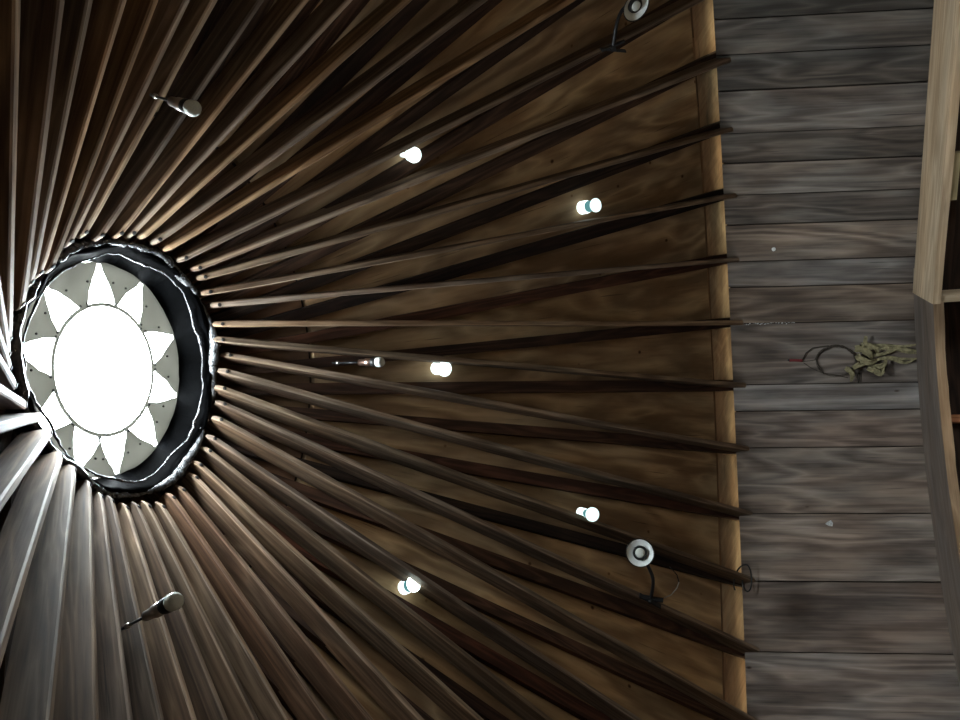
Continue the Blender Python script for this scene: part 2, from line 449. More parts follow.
def fill_shape(loops, name, mat, z, th, parent):
    cu = bpy.data.curves.new(name, 'CURVE'); cu.dimensions = '2D'; cu.fill_mode = 'BOTH'; cu.extrude = th / 2
    for lp in loops:
        s = cu.splines.new('POLY'); s.points.add(len(lp) - 1); s.use_cyclic_u = True
        for p, (x, y) in zip(s.points, lp): p.co = (x, y, 0, 1)
    tmp = bpy.data.objects.new('tmp', cu); C.objects.link(tmp)
    dg = bpy.context.evaluated_depsgraph_get()
    me = bpy.data.meshes.new_from_object(tmp.evaluated_get(dg))
    bpy.data.objects.remove(tmp); bpy.data.curves.remove(cu)
    me.name = name; me.materials.clear(); me.materials.append(mat)
    o = bpy.data.objects.new(name, me); C.objects.link(o); o.parent = parent
    o.location = Vector((PC.x, PC.y, z)) - wloc(parent)
    return o
def circ(r, n): return [(r * math.cos(2 * PI * k / n), r * math.sin(2 * PI * k / n)) for k in range(n)]
def ray_loop(deg, shrink=0, seed=0):
    rng = random.Random(seed); a = math.radians(deg); out = []
    r0, r1 = .261 + shrink, .410 - shrink * 2
    hw = math.radians(15.2) - shrink * 3
    for k in range(7):
        b = a - hw + 2 * hw * k / 6
        out.append((r0 * math.cos(b), r0 * math.sin(b)))
    # slightly wavering sides to the point
    def side(sg):
        b0 = a + sg * hw; p0 = (r0 * math.cos(b0), r0 * math.sin(b0)); p1 = (r1 * math.cos(a), r1 * math.sin(a))
        pts = []
        for k in range(1, 6):
            t = k / 6; bul = .012 * math.sin(PI * t) + rng.uniform(-.0025, .0025)
            b = a + PI / 2 * sg
            pts.append((p0[0] + (p1[0] - p0[0]) * t + bul * math.cos(b), p0[1] + (p1[1] - p0[1]) * t + bul * math.sin(b)))
        return pts
    up = side(1); dn = side(-1)
    ca = (-math.sin(a), math.cos(a))
    tip = [(r1 * math.cos(a) + ca[0] * .010, r1 * math.sin(a) + ca[1] * .010), (r1 * math.cos(a) - ca[0] * .010, r1 * math.sin(a) - ca[1] * .010)]
    return out + up + tip + dn[::-1]
loops = [circ(.4175, 72), circ(.246, 64)] + [ray_loop(d, 0, k) for k, d in enumerate(RAYS)]
fill_shape(loops, 'sun_panel', M_PANEL, 2.35, .006, sky)
fill_shape([circ(.2475, 64)], 'pane', M_PANE, 2.357, .003, sky)
for k, d in enumerate(RAYS):
    fill_shape([[(x * 1.0, y * 1.0) for x, y in ray_loop(d, 0, k)]], 'pane', M_PANE, 2.357, .003, sky)
scr = None
def screw(x, y):
    global scr
    if scr is None:
        mb = MB(); mb.lathe(V(PC.x + x, PC.y + y, 2.3475), V(0, 0, -1), [(0, .0045), (.004, .0045), (.0055, .003)], 8)
        scr = mb.build('screw', M_BOLT, sky, V(PC.x + x, PC.y + y, 2.3475)); return
    o = scr.copy(); C.objects.link(o); o.parent = sky; o.location = V(PC.x + x, PC.y + y, 2.3475) - wloc(sky)
for k in range(16):
    a = 2 * PI * (k + .3) / 16; r = .2535; screw(r * math.cos(a), r * math.sin(a))
for k, d in enumerate(RAYS):
    for sg in (-1, 1):
        a = math.radians(d) + sg * .19; screw(.345 * math.cos(a), .345 * math.sin(a))
        a = math.radians(d) + sg * .285; screw(.266 * math.cos(a), .266 * math.sin(a))

# ------------------------------------------------------------------ walls
def r_wall(z): return 3.05 + (z - .09) * (3.05 - 2.7) / 1.19
ZT, ZB = .075, -1.6
BOARDS = [  # start angle deg (at the top), protrusion, tone: board colour, plus dim light painted into the first ones
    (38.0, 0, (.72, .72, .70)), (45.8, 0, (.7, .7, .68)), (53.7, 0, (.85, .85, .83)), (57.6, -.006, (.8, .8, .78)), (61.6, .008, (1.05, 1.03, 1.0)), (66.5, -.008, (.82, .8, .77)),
    (70.0, .008, (1.12, 1.1, 1.06)), (73.8, -.006, (.9, .88, .85)), (77.4, .010, (1.28, 1.22, 1.14)), (81.9, -.008, (1.0, 1.0, 1.0)), (85.1, .004, (1.02, .94, .86)),
    (89.6, 0, (1.02, 1.0, .98)), (97.2, .005, (1.12, 1.15, 1.18)), (100.5, 0, (1.03, .97, .93)), (105.0, .002, (1.05, 1.0, .95)), (113.0, .006, (1.22, 1.16, 1.1)), (120.9, 0, (.98, .91, .86)),
    (128.8, .004, (1.1, 1.06, 1.03)), (136.7, 0, (.95, .92, .9)), (142, 0, (.95, .92, .9))]
def wall_board(mb, a0, a1, pro, col, zt=ZT, zb=ZB, th=.03, skew=.012, seed=None):
    so = seed or (R.random() * 40, R.random() * 40)
    gap = .0012
    nz = 5; na = 3
    grid = {}
    for side in (0, 1):
        for k in range(nz + 1):
            z = zt + (zb - zt) * k / nz
            for j in range(na + 1):
                a = a0 + gap + (a1 - a0 - 2 * gap) * j / na + skew * (zt - z)
                r = r_wall(z) - pro + (th + pro if side else 0)
                grid[side, k, j] = len(mb.v); mb.v.append(cyl(r, a, z))
    am = (a0 + a1) / 2
    def uv(k, j): return (so[0] + (zt - zb) * k / nz, so[1] + (a1 - a0) * 2.9 * j / na)
    for k in range(nz):
        for j in range(na):
            mb.face((grid[0, k, j], grid[0, k + 1, j], grid[0, k + 1, j + 1], grid[0, k, j + 1]), (uv(k, j), uv(k + 1, j), uv(k + 1, j + 1), uv(k, j + 1)), col)
            mb.face((grid[1, k, j + 1], grid[1, k + 1, j + 1], grid[1, k + 1, j], grid[1, k, j]), (uv(k, j + 1), uv(k + 1, j + 1), uv(k + 1, j), uv(k, j)), col)
    for k in range(nz):
        for j, rev in ((0, False), (na, True)):
            q = [grid[0, k, j], grid[1, k, j], grid[1, k + 1, j], grid[0, k + 1, j]]
            if rev: q.reverse()
            mb.face(tuple(q), (uv(k, j), uv(k, j), uv(k + 1, j), uv(k + 1, j)), tuple(c * .6 for c in col))
    for k, rev in ((0, True), (nz, False)):
        for j in range(na):
            q = [grid[0, k, j], grid[0, k, j + 1], grid[1, k, j + 1], grid[1, k, j]]
            if not rev: q.reverse()
            mb.face(tuple(q), (uv(k, j), uv(k, j + 1), uv(k, j + 1), uv(k, j)), col)
mb = MB()
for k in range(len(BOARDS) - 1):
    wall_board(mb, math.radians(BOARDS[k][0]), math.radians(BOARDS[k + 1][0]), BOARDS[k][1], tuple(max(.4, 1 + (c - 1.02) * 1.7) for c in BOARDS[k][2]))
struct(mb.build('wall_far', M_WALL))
# backing so that joints do not leak
def backing(name, a0, a1, z0=ZB, z1=ZT - .01):
    mb = MB(); n = max(2, int((a1 - a0) / .08))
    for k in range(n):
        b0 = a0 + (a1 - a0) * k / n; b1 = a0 + (a1 - a0) * (k + 1) / n
        b = len(mb.v)
        for (r, z) in ((r_wall(z1) + .034, z1), (r_wall(z0) + .034, z0)):
            for a in (b0, b1): mb.v.append(cyl(r, a, z))
        for (r, z) in ((r_wall(z1) + .05, z1), (r_wall(z0) + .05, z0)):
            for a in (b0, b1): mb.v.append(cyl(r, a, z))
        uv = ((0, 0), (1, 0), (1, .3), (0, .3))
        mb.face((b, b + 2, b + 3, b + 1), uv, (.4, .4, .4)); mb.face((b + 4, b + 5, b + 7, b + 6), uv, (.4, .4, .4))
    return struct(mb.build(name, M_DARK))
backing('trim_2', math.radians(20), math.radians(160))
# rest of the wall, with two window openings behind and beside the camera
WIN = [(-52, -20, -.66, -.14)]       # degrees, z range
def rest_wall():
    mb = MB()
    a = 142.0
    edges = []
    while a < 398 - .01:
        b = min(a + 7.2, 398)
        edges.append((a, b)); a = b
    seg = 0; names = ['wall_left', 'wall_near', 'wall_right']
    for (a, b) in edges:
        if a > 142 + 256 / 3 * (seg + 1): struct(mb.build(names[seg], M_WALL)); mb = MB(); seg += 1
        c = (a + b) / 2; c2 = c - 360 if c > 180 else c
        tn = R.uniform(.8, 1.1); col = (tn, tn * .97, tn * .94)
        w = [w for w in WIN if w[0] - .5 < c2 < w[1] + .5]
        A, B = math.radians(a), math.radians(b)
        if w:
            wall_board(mb, A, B, 0, col, ZT, w[0][3], skew=0); wall_board(mb, A, B, 0, col, w[0][2], ZB, skew=0)
        else: wall_board(mb, A, B, 0, col, skew=0)
    struct(mb.build(names[seg], M_WALL))
rest_wall()
def window(k, w):
    # snap the frame to the board edges that were left out
    lo, hi = [], []
    a = 142.0
    while a < 398 - .01:
        b = min(a + 7.2, 398); c = (a + b) / 2; c2 = c - 360 if c > 180 else c
        if w[0] - .5 < c2 < w[1] + .5: lo.append(a); hi.append(b)
        a = b
    a0, a1 = math.radians(min(lo)), math.radians(max(hi))
    z0, z1 = w[2], w[3]
    mb = MB(); n = 10
    def rail(z, h):
        P = [cyl(r_wall(z) + .01, a0 + (a1 - a0) * j / n, z) for j in range(n + 1)]
        S = [cyl(1, a0 + (a1 - a0) * j / n, 0) for j in range(n + 1)]
        mb.sweep(P, S, [V(0, 0, 1)] * (n + 1), lambda q: [(-.03, -h), (.03, -h), (.03, h), (-.03, h)], (.8, .7, .6))
    rail(z0, .025); rail(z1, .025)
    for j in range(5):
        a = a0 + (a1 - a0) * j / 4
        p0, p1 = cyl(r_wall(z0) + .01, a, z0), cyl(r_wall(z1) + .01, a, z1)
        rd = cyl(1, a, 0); tg = V(-math.sin(a), math.cos(a), 0)
        mb.sweep([p0, p1], [rd] * 2, [tg] * 2, lambda q: [(-.03, -.02), (.03, -.02), (.03, .02), (-.03, .02)][::-1], (.8, .7, .6))
    f = struct(mb.build('window_%d' % k, M_TAN, None, cyl(r_wall(z0), (a0 + a1) / 2, z0)))
    mb = MB()
    for j in range(4):
        b0, b1 = a0 + (a1 - a0) * j / 4, a0 + (a1 - a0) * (j + 1) / 4
        b = len(mb.v)
        for z in (z0, z1):
            for a in (b0, b1): mb.v.append(cyl(r_wall(z) + .012, a, z))
        mb.face((b, b + 1, b + 3, b + 2), ((0, 0), (1, 0), (1, 1), (0, 1)), (1, 1, 1))
    mb.build('pane', M_WPANE, f)
    return a0, a1, z0, z1
WR = [window(k + 1, w) for k, w in enumerate(WIN)]
# floor and ground
def disc(name, r, z, mat, th=.03):
    mb = MB(); n = 64
    for rr, zz in ((r, z), (r, z - th)):
        for k in range(n): mb.v.append(cyl(rr, 2 * PI * k / n, zz))
    p = lambda k: (math.cos(2 * PI * k / n) * r, math.sin(2 * PI * k / n) * r)
    mb.face(tuple(range(n)), tuple(p(k) for k in range(n)), (1, 1, 1)); mb.face(tuple(range(2 * n - 1, n - 1, -1)), tuple(p(k) for k in range(n)), (1, 1, 1))
    for k in range(n):
        k2 = (k + 1) % n; mb.face((k, n + k, n + k2, k2), (p(k), p(k), p(k2), p(k2)), (1, 1, 1))
    return struct(mb.build(name, mat))
disc('floor', 2.6, -1.6, M_FLOOR)
disc('ground', 25, -1.75, M_GROUND, .05)

# ------------------------------------------------------------------ curved shelf and plank bench
def curved_shelf():
    o = thing('curved_shelf', cyl(2.45, math.radians(108), -1.6), 'curved grey shelf with a tan front edge along the wall below the dried wreath', 'shelf')
    a0, a1 = math.radians(84), math.radians(146); n = 36; z = -.955
    mb = MB(); P = []; S = []
    for k in range(n + 1):
        a = a0 + (a1 - a0) * k / n; P.append(cyl(2.49, a, z - .018)); S.append(cyl(1, a, 0))
    mb.sweep(P, S, [V(0, 0, 1)] * (n + 1), lambda k: [(-.245, -.018), (.245, -.018), (.245, .018), (-.245, .018)])
    mb.build('shelf_top', M_SHELF, o)
    mb = MB(); P = [cyl(2.236, a0 + (a1 - a0) * k / n, z - .02) for k in range(n + 1)]
    rng = random.Random(4); wv = [rng.uniform(-.003, .003) for _ in P]
    mb.sweep(P, S, [V(0, 0, 1)] * (n + 1), lambda k: [(-.009, -.024 + wv[k]), (.009, -.024), (.009, .0205), (-.009 + wv[k] * .5, .0205)])
    e = mb.build('front_edge', M_EDGE, o); e['label'] = 'tan wavy front edge strip'
    for deg in (86.5, 103.6, 122, 140):
        a = math.radians(deg); rd = cyl(1, a, 0); tg = V(-math.sin(a), math.cos(a), 0)
        mb = MB(); mb.box(cyl(2.25, a, -1.6) - tg * .02, V(0, 0, .607), tg * .04, rd * .06, (.8, .5, .38))
        mb.build('upright', M_EDGE, o)
    mb = MB(); P = [cyl(2.33, a0 + (a1 - a0) * k / n, -1.29) for k in range(n + 1)]
    mb.sweep(P, S, [V(0, 0, 1)] * (n + 1), lambda k: [(-.008, -.30), (.008, -.30), (.008, .315), (-.008, .315)], (.5, .5, .5))
    mb.build('shade_panel', M_DARK, o)  # dark sheet added close behind the front, stands for shade under the shelf
curved_shelf()
def plank_bench():
    e = V(.102, 2.12, -.88)          # middle of the near end
    d = V(1.238, -.70, 0).normalized(); nrm = V(d.y, -d.x, 0)       # nrm points to the room
    if nrm.y > 0: nrm = -nrm
    o = thing('plank_bench', V(e.x, e.y, -1.6) + d * .8, 'straight bench of one thick pale tan plank on uprights, overlapping the curved grey shelf', 'bench')
    hw = .215; L = 2.0
    mb = MB(); rng = random.Random(2)
    P = [e + d * (L * k / 12) - V(0, 0, .0175) for k in range(13)]
    wv = [rng.uniform(-.004, .004) for _ in P]
    # the end is sawn slightly out of square
    P[0] = P[0]
    mb.sweep(P, [nrm] * 13, [V(0, 0, 1)] * 13, lambda k: [(-hw, -.0175), (hw + wv[k], -.0175), (hw + wv[k], .0175), (-hw, .0175)])
    for q in range(4):
        sgn = (mb.v[q] - e).dot(nrm) / hw; mb.v[q] = mb.v[q] + d * (.082 * sgn)
    t = mb.build('bench_top', M_TAN, o)
    for s, col, nm in ((.085, (.9, .95, 1.0), 'upright'), (1.19, (1.1, .95, .8), 'upright'), (1.9, (1, 1, 1), 'upright')):
        mb = MB(); p = e + d * s + nrm * (hw - .006)
        mb.box(V(p.x, p.y, -1.6), V(0, 0, .685), d * .035, -nrm * .06, col)
        u = mb.build(nm, M_TAN, o)
    mb = MB(); p = e + d * .61 + nrm * (hw - .004) - V(0, 0, .062)
    mb.box(p, d * .22, V(0, 0, .027), -nrm * .02, (.5, .52, .42))
    mb.build('cleat', M_TAN, o)
    mb = MB(); p = e + d * .05 + nrm * .12; mb.box(V(p.x, p.y, -1.6), d * 1.8, V(0, 0, .684), -nrm * .015, (.5, .5, .5))
    mb.build('shade_panel', M_DARK, o)  # dark sheet added to paint the shaded void below the plank
plank_bench()

# ------------------------------------------------------------------ lamps
GL = [((.941, 1.112, 1.526), (.918, 1.057, 1.431), 'cone', .009, .038, 'cone-shaped glowing white lamp under the roof, uppermost and pear-like of the lit ones'),
      ((.745, 2.107, .852), (.739, 2.022, .748), 'spool', .038, .039, 'spool-shaped glowing lamp with a teal waist, above the middle of the photo'),
      ((-.113, 1.432, 1.544), (-.117, 1.367, 1.468), 'spool2', .035, .040, 'glowing white double-disc lamp level with the skylight, beside the unlit spotlight'),
      ((-.964, 1.834, .899), (-.946, 1.703, .803), 'taper', .026, .038, 'tapered glowing lamp with a teal waist just above the clip lamp with the round reflector'),
      ((-1.11, .884, 1.559), (-1.076, .847, 1.485), 'spool', .033, .036, 'glowing double-disc lamp lighting up the rafter beside it, lowest of the lit ones')]
for base, face, kind, ra, rb, lab in GL:
    b, f = Vector(base), Vector(face); ax = (f - b).normalized(); L = (f - b).length
    b2 = b - ax * 0
    o = thing('glowing_lamp', b2, lab, 'lamp', 'lit lamps under the roof')
    if kind == 'cone':
        mb = MB(); mb.lathe(b2, ax, [(0, .010), (L * .3, .013), (L * .55, .028), (L * .85, rb), (L * .97, rb * .93), (L, rb * .7)], 24); mb.build('glass_body', M_GLOW, o)
        mb = MB(); mb.lathe(b2 - ax * .012, ax, [(0, .014), (.014, .014)], 12); mb.build('collar', M_SILV, o)
        continue
    mid = .5 if kind != 'spool2' else .55
    mb = MB(); mb.lathe(b2, ax, [(0, ra * .8), (.006, ra), (L * .38, ra * .98), (L * mid, ra * .86)], 24); mb.build('glass_body', M_GLOW, o)
    wm = (ra * .84 + rb * .8) / 2
    mb = MB(); mb.lathe(b2 + ax * (L * mid), ax, [(0, ra * .84), (L * .2, wm * .95), (L * (.9 - mid), rb * .84)], 24, caps=False); mb.build('waist', M_GLOW if kind == 'spool2' else M_TEAL, o)
    mb = MB(); mb.lathe(b2 + ax * (L * .88), ax, [(0, rb * .92), (L * .04, rb), (L * .1, rb), (L * .12, rb * .93)], 24); mb.build('lens', M_GLOWB if base[0] < -1.05 else (M_GLOW if kind == 'spool2' else M_GLOWL), o)

SP = [((.902, -.268, 1.809), (.806, -.356, 1.589), (195, 109), (.0255), .58, 'unlit white-faced spotlight with a black collar on the dark upper-left rafters'),
      ((-.045, .905, 1.839), (0, 0, 0), None, .0235, .60, 'unlit white-faced spotlight with a shiny metal body, right of the skylight'),
      ((-.763, -.572, 1.798), (-.658, -.612, 1.574), (177, 600), (.0255), .62, 'unlit spotlight with a gridded lens on a thin rod over the lower-left rafters')]
def spot(base, face, r, frac, lab, copper=False):
    b, f = Vector(base), Vector(face); ax = (f - b).normalized(); L = (f - b).length
    o = thing('spotlight', b, lab, 'spotlight', 'unlit spotlights on rods')
    s0 = L * (1 - frac)
    mb = MB(); mb.tube([b - ax * .03, b + ax * s0 * .5, b + ax * s0], .0045, 8); mb.build('rod', M_BLACKM, o)
    mb = MB(); bp = b + ax * .01; mb.lathe(bp - ax * .012, ax, [(0, .009), (.010, .009), (.015, .006)], 12); mb.build('mount', M_SILV, o)
    bl = L - s0
    mb = MB(); mb.lathe(b + ax * s0, ax, [(0, r * .4), (.004, r * .62), (bl * .25, r * .66), (bl * .32, r * .8), (bl * .58, r * .84)], 20)
    mb.build('socket', M_COPPER if copper else M_SILV, o)
    mb = MB(); mb.lathe(b + ax * (s0 + bl * .58), ax, [(0, r * .86), (bl * .02, r * .9), (bl * .22, r * .95)], 20); mb.build('collar', M_BLACK, o)
    mb = MB(); mb.lathe(b + ax * (s0 + bl * .79), ax, [(0, r * .93), (bl * .05, r), (bl * .16, r), (bl * .21, r * .9), (bl * .24, r * .55), (bl * .25, r * .1)], 24); mb.build('lens', M_LENS, o)
spot(*SP[0][:2], SP[0][3], SP[0][4], SP[0][5])
spot(SP[1][0], (-.049, .829, 1.568), SP[1][3], .5, SP[1][5], True)
spot(*SP[2][:2], SP[2][3], SP[2][4], SP[2][5])

def clip_lamp(clamp, arm, head, axis, cd, lab, R_=.076, cable=None):
    """clamp centre, arm points, head centre, facing axis, cd = direction of the clamp jaws"""
    cl, hd, ax = Vector(clamp), Vector(head), Vector(axis).normalized()
    o = thing('clip_lamp', cl, lab, 'lamp', 'black clip lamps on the rafters')
    mb = MB()
    mb.lathe(hd - ax * .055, ax, [(0, .014), (.012, .03), (.03, .045), (.05, R_ * .9), (.056, R_), (.060, R_ * 1.02), (.060, R_ * .97), (.054, R_ * .93)], 32, caps=False); mb.build('lamp_shade', M_BLACKM, o)
    mb = MB()
    mb.lathe(hd, ax, [(-.02, .032), (-.012, R_ * .62), (-.001, R_ * .9), (.0022, R_ * .95)], 32, caps=False)
    mb.build('reflector', M_WHITE, o)
    mb = MB(); mb.lathe(hd, ax, [(-.03, .038), (-.004, .038), (.001, .036), (.001, .0285), (-.02, .028)], 28); mb.build('bulb_ring', M_BLACK, o)
    mb = MB(); mb.lathe(hd, ax, [(-.02, .025), (.002, .0255), (.006, .023), (.009, .014), (.010, .002)], 24); mb.build('bulb', M_LENS, o)
    pts = [Vector(p) for p in arm]
    pts = [cl] + pts + [hd - ax * .05]
    # smooth the gooseneck
    Q = []
    for k in range(len(pts) - 1):
        p0 = pts[max(k - 1, 0)]; p1 = pts[k]; p2 = pts[k + 1]; p3 = pts[min(k + 2, len(pts) - 1)]
        for s in range(6):
            t = s / 6
            Q.append(.5 * ((2 * p1) + (p2 - p0) * t + (2 * p0 - 5 * p1 + 4 * p2 - p3) * t * t + (3 * p1 - p0 - 3 * p2 + p3) * t ** 3))
    Q.append(pts[-1])
    mb = MB(); mb.tube(Q, .0095, 10); mb.build('gooseneck', M_BLACK, o)
    c = Vector(cd).normalized(); up = (pts[1] - cl).normalized(); up = (up - c * up.dot(c)).normalized(); w = c.cross(up)
    for sg, dz, ln in ((1, .006, .062), (-1, -.016, .068)):
        mb = MB(); tilt = up * .42 * sg
        x = (c + tilt * .6).normalized()
        mb.box(cl - x * ln + up * dz - w * .013 - up * .004, x * ln * 2, w * .026, up * .009)
        mb.build('jaw', M_BLACK, o)
    mb = MB(); mb.lathe(cl - w * .022 - up * .004, w, [(0, .011), (.044, .011)], 14); mb.build('pivot', M_BLACK, o)
    if cable:
        P = [Vector(p) for p in cable]
        mb = MB(); mb.tube(P[:4], .0028, 6); k = mb.build('cable', M_LEAD, o); k['label'] = 'grey shiny stretch of cable'
        mb = MB(); mb.tube(P[3:], .0028, 6); mb.build('cable', M_CORD, o)
clip_lamp((-1.432, 1.827, .536), [(-1.302, 1.749, .51), (-1.226, 1.744, .532)], (-1.142, 1.691, .563), (.274, -.953, -.129), (-.36, .2, -.9), 'black clip lamp with its round white reflector facing the viewer',
          .073, [(-1.43, 1.85, .469), (-1.416, 1.862, .432), (-1.381, 1.874, .4), (-1.349, 1.879, .388), (-1.31, 1.878, .397), (-1.282, 1.885, .421), (-1.29, 1.95, .44)])
clip_lamp((1.494, 1.723, .568), [(1.568, 1.669, .541), (1.639, 1.66, .51)], (1.648, 1.642, .432), (-.671, -.459, -.582), (.1, .3, -.94), 'black clip lamp turned sideways and cut by the upper edge of the photo')

# black cord looped over a rafter end at the wall top
def cord():
    a = wall_a(17); q = []
    for k in range(28):
        t = k / 27; th = 2 * PI * 1.15 * t + .4
        q.append(cyl(2.955 + .01 * math.sin(th * 1.5), a + .002 + .027 * math.cos(th), .045 + .028 * math.sin(th) + .06 * max(0, math.cos(th * .5)) ))
    mb = MB(); mb.tube(q, .0045, 6)
    o = mb.build('power_cord', M_CORD, None, q[0]); tag(o, 'thin black cord looped around a rafter end at the top of the plank wall', 'cord')
cord()

# ------------------------------------------------------------------ dried wreath on the wall
WO = V(-.2421, 2.8619, -.5148); WD = V(.0015, -.0446, -.1517).normalized(); WT = V(.9965, .0837, 0); WT = (WT - WD * WT.dot(WD)).normalized()
WN = WD.cross(WT); WN = WN if WN.y < 0 else -WN
PX = .00565
def wp(x, y, h=.01): return WO + WD * ((x - 832) * PX) + WT * ((361 - y) * PX) + WN * h
def wreath():
    o = thing('dried_wreath', wp(800, 360, 0), 'oval twig wreath with dried pale green corn husks hanging on the plank wall', 'wreath')
    mb = MB(); rng = random.Random(6)
    # hoop of several wound twigs; thick on the upper side, thin on the lower
    for s in range(3):
        P = []; rs = []
        for k in range(41):
            t = 2 * PI * k / 40
            jx, jy = rng.uniform(-.7, .7), rng.uniform(-.7, .7)
            P.append(wp(836 - 20 * math.cos(t) + jx + s * .5, 361 - 16.5 * math.sin(t) + jy + s * .4, .012 + .004 * math.sin(5 * t + s)))
            rs.append((.0052 if math.sin(t) > 0 else .0010) * rng.uniform(.6, 1.2))
        mb.tube(P, rs, 6)
    mb.build('hoop', M_TWIG, o)
    mb = MB()
    for P in ([(802, 359), (806, 351), (813, 346), (822, 345), (830, 344.5)], [(802, 360.5), (809, 360), (817, 359)], [(817, 359), (818, 364), (822, 372), (824, 375)], [(803, 362), (812, 369), (823, 374), (838, 377), (848, 380)], [(820, 352), (826, 348), (829, 346)]):
        mb.tube([wp(x, y, .014) for x, y in P], [.004 if P[0][1] < 360 else .0022] * len(P), 6)
    mb.build('twig', M_TWIG, o)
    mb = MB(); mb.tube([wp(787.5, 358.5, .004), wp(794, 358.8, .012), wp(802, 359.5, .014)], .0085, 8); mb.build('red_string', M_RED, o)
    mb = MB(); mb.lathe(wp(787, 358.4, -.004), WN, [(0, .004), (.014, .004), (.016, .007), (.019, .006)], 10); mb.build('nail', M_BOLT, o)
    def husk(P, w, hs, tw=.0, seed=0):
        """a curled dry leaf: strip along P with width w (px) and cupped section"""
        mb = MB(); rg = random.Random(seed); pts = [wp(x, y, h) for (x, y), h in zip(P, hs)]
        Q = []
        for k in range(len(pts) - 1):
            p0 = pts[max(k - 1, 0)]; p1 = pts[k]; p2 = pts[k + 1]; p3 = pts[min(k + 2, len(pts) - 1)]
            for s in range(4):
                t = s / 4
                Q.append(.5 * ((2 * p1) + (p2 - p0) * t + (2 * p0 - 5 * p1 + 4 * p2 - p3) * t * t + (3 * p1 - p0 - 3 * p2 + p3) * t ** 3))
        Q.append(pts[-1]); n = len(Q); S = []; U = []
        for k in range(n):
            t = (Q[min(k + 1, n - 1)] - Q[max(k - 1, 0)]).normalized(); s = t.cross(WN).normalized(); u = s.cross(t)
            an = tw * k / n + rg.uniform(-.15, .15); S.append((s * math.cos(an) + u * math.sin(an)).normalized()); U.append((u * math.cos(an) - s * math.sin(an)).normalized())
        def sec(k):
            t = k / (n - 1); hw = w * .95 * PX / 2 * max(.12, math.sin(PI * min(1, .18 + t * .8)) ** .6); c = hw * .55; th = .0014
            return [(-hw, c), (-hw * .5, c * .25), (0, 0), (hw * .5, c * .25), (hw, c), (hw * .5, c * .25 + th), (0, th), (-hw * .5, c * .25 + th)]
        tn = rg.uniform(.6, 1.3)
        mb.sweep(Q, S, U, sec, (tn, tn, tn * rg.uniform(.85, 1.05)), None, True, True)
        mb.build('husk', M_HUSK, o)
    L = [([(856, 349), (863, 350), (870, 355), (873, 361)], 9, (.015, .035, .05, .03), .6), ([(868, 336), (867, 342), (866, 349), (868, 354)], 4.5, (.045, .04, .03, .02), .3),
         ([(858, 356), (864, 361), (872, 364), (877, 361)], 8, (.03, .05, .055, .03), -.7), ([(862, 345), (870, 347), (877, 351), (876, 357)], 7, (.02, .04, .035, .02), 1.0),
         ([(846, 369), (850, 372), (853, 377), (851, 384)], 6, (.015, .03, .04, .03), .5), ([(853, 370), (859, 367), (866, 365), (872, 366)], 6, (.02, .035, .04, .03), .2),
         ([(868, 370), (875, 373), (881, 377), (884, 371), (881, 365)], 7, (.03, .055, .06, .05, .03), .8), ([(872, 368), (878, 369), (884, 367), (886, 361)], 6, (.035, .05, .05, .03), -.4),
         ([(872, 346), (885, 347), (900, 349), (917, 347)], 4, (.02, .02, .018, .012), .4), ([(874, 350), (888, 350), (903, 352), (918, 355)], 4.5, (.03, .025, .02, .014), .5),
         ([(874, 357), (885, 355), (893, 352), (901, 350)], 4, (.03, .03, .024, .02), -.5), ([(876, 362), (888, 360), (900, 362), (917, 362)], 4, (.03, .025, .02, .014), .6),
         ([(884, 359), (893, 362), (903, 366), (912, 363)], 3.5, (.03, .025, .025, .016), .3), ([(878, 347), (890, 349.5), (905, 355), (917, 356.5)], 3, (.014, .014, .014, .012), .2)]
    for k, (P, w, hs, tw) in enumerate(L): husk(P, w, hs, tw, k)
    mb = MB()
    for (x, y, r) in ((864, 351, .013), (869, 358, .011), (858, 373, .017), (874, 362, .010), (880, 372, .009)):
        c = wp(x, y, .026); mb.lathe(c - WN * r, WN, [(0, r * .3), (r * .5, r * .85), (r, r), (r * 1.5, r * .8), (r * 1.9, r * .3)], 10)
    mb.tube([wp(858, 376, .02), wp(858.5, 381, .02), wp(858, 386, .018)], [.008, .006, .005], 6)
    k = mb.build('seed_head', M_TWIG, o); k['label'] = 'dark dried seed heads between the husks'
wreath()
# white push pin, chalky streak, paper scrap
def wall_point(ang, z, h=0):
    r = r_wall(z) - h; return cyl(r, ang, z)
def pin():
    p = V(.4804, 2.9219, -.2123); a = math.atan2(p.y, p.x); p = wall_point(a, p.z, .010); n = -cyl(1, a, 0) * .95 + V(0, 0, .28)
    mb = MB(); mb.lathe(p - n.normalized() * .006, n, [(0, .004), (.010, .004), (.012, .0125), (.017, .0125), (.019, .009)], 14)
    tag(mb.build('push_pin', M_PIN, None, p), 'small round white pin on the palest wall board above the wreath', 'pin')
pin()
def streak():
    mb = MB(); rng = random.Random(8); a = math.radians(89.6)
    for k in range(26):
        z = -.02 - .30 * k / 26 + rng.uniform(-.004, .004); aa = a + rng.uniform(-.0022, .0022) + .012 * (ZT - z)
        p = wall_point(aa, z, .0035)
        l = rng.uniform(.006, .014); w = rng.uniform(.0015, .004)
        rd = cyl(1, aa, 0)
        tg = V(-math.sin(aa), math.cos(aa), 0); dn = V(0, 0, -1) - rd * .29; dn.normalize()
        dn = (dn + tg * rng.uniform(-.25, .25)).normalized()
        mb.box(p - tg * w, dn * l, tg * 2 * w, rd * .008)
    tag(mb.build('caulk_streak', M_CHALK, None, wall_point(a, -.17, .003)), 'flaking white caulk line along the wall joint below the middle rafter end', 'caulk')
streak()
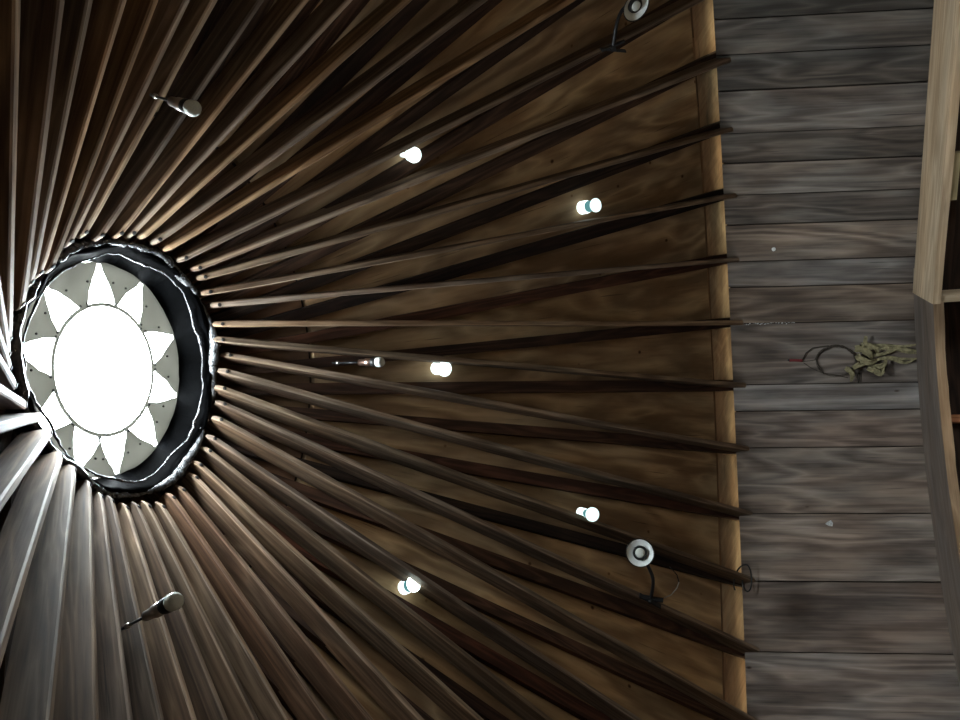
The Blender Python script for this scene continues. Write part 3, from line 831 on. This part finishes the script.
def scrap():
    p = V(-1.203, 2.6334, -.4363); a = math.atan2(p.y, p.x); p = wall_point(a, p.z, .009); tg = V(-math.sin(a), math.cos(a), 0); rd = cyl(1, a, 0); dn = (V(0, 0, -1) - rd * .29).normalized(); nn = tg.cross(dn).normalized()
    mb = MB(); n = len(mb.v); sh = [(-.022, .0), (-.006, -.012), (.012, -.02), (.022, -.004), (.018, .016), (-.004, .013)]
    if nn.dot(rd) > 0: nn = -nn
    for h in (0, .002):
        for x, y in sh: mb.v.append(p + dn * x + tg * y + nn * h)
    m = len(sh)
    mb.face(tuple(range(m, 2 * m)), tuple(sh), (1, 1, 1)); mb.face(tuple(range(m - 1, -1, -1)), tuple(sh[::-1]), (1, 1, 1))
    for k in range(m):
        k2 = (k + 1) % m; mb.face((k, k2, m + k2, m + k), (sh[k], sh[k2], sh[k2], sh[k]), (1, 1, 1))
    tag(mb.build('paper_scrap', M_CHALK, None, p), 'torn scrap of white paper stuck on the boldly grained wall board', 'paper')
scrap()

# ------------------------------------------------------------------ daylight
W = bpy.data.worlds.new('World'); bpy.context.scene.world = W; W.use_nodes = True
t = W.node_tree; t.nodes.clear()
o = t.nodes.new('ShaderNodeOutputWorld'); b = t.nodes.new('ShaderNodeBackground')
tc = t.nodes.new('ShaderNodeTexCoord'); sx = t.nodes.new('ShaderNodeSeparateXYZ'); t.links.new(tc.outputs['Generated'], sx.inputs[0])
cr = t.nodes.new('ShaderNodeValToRGB'); cr.color_ramp.elements[0].position = 0; cr.color_ramp.elements[0].color = (.66, .71, .73, 1)
cr.color_ramp.elements[1].position = 1; cr.color_ramp.elements[1].color = (.96, .99, 1, 1)
t.links.new(sx.outputs['Z'], cr.inputs[0]); t.links.new(cr.outputs[0], b.inputs[0]); b.inputs[1].default_value = 100.0
t.links.new(b.outputs[0], o.inputs[0])
def portal(name, loc, direction, sx_, sy_):
    l = bpy.data.lights.new(name, 'AREA'); l.shape = 'RECTANGLE'; l.size = sx_; l.size_y = sy_; l.cycles.is_portal = True
    ob = bpy.data.objects.new(name, l); C.objects.link(ob); ob.location = loc
    ob.rotation_euler = Vector(direction).to_track_quat('-Z', 'Y').to_euler()
portal('skylight_portal', (0, 0, 2.47), (0, 0, -1), 1.0, 1.0)
for k, (a0, a1, z0, z1) in enumerate(WR):
    am = (a0 + a1) / 2; rm = r_wall((z0 + z1) / 2) * math.cos((a1 - a0) / 2) + .10
    portal('window_portal', cyl(r_wall((z0 + z1) / 2) + .12, am, (z0 + z1) / 2), -cyl(1, am, 0), 2 * 3.0 * math.sin((a1 - a0) / 2) + .25, z1 - z0 + .15)

# ------------------------------------------------------------------ camera
cam = bpy.data.cameras.new('Camera'); co = bpy.data.objects.new('Camera', cam); C.objects.link(co)
cam.sensor_width = 36; cam.lens = 792.754 * 36 / 960; cam.clip_start = .05
ir, iu, fw = V(-.059060, .313446, -.947768), V(.997724, .049468, -.045813), V(-.032525, .948317, .315654)
m = Matrix((ir, iu, -fw)).transposed().to_4x4(); m.translation = V(.05178864, -2.46331005, 0)
co.matrix_world = m
S = bpy.context.scene; S.camera = co
S.view_settings.view_transform = 'Standard'; S.view_settings.look = 'None'; S.view_settings.gamma = 1; S.view_settings.use_curve_mapping = False
S.view_settings.exposure = 0.0
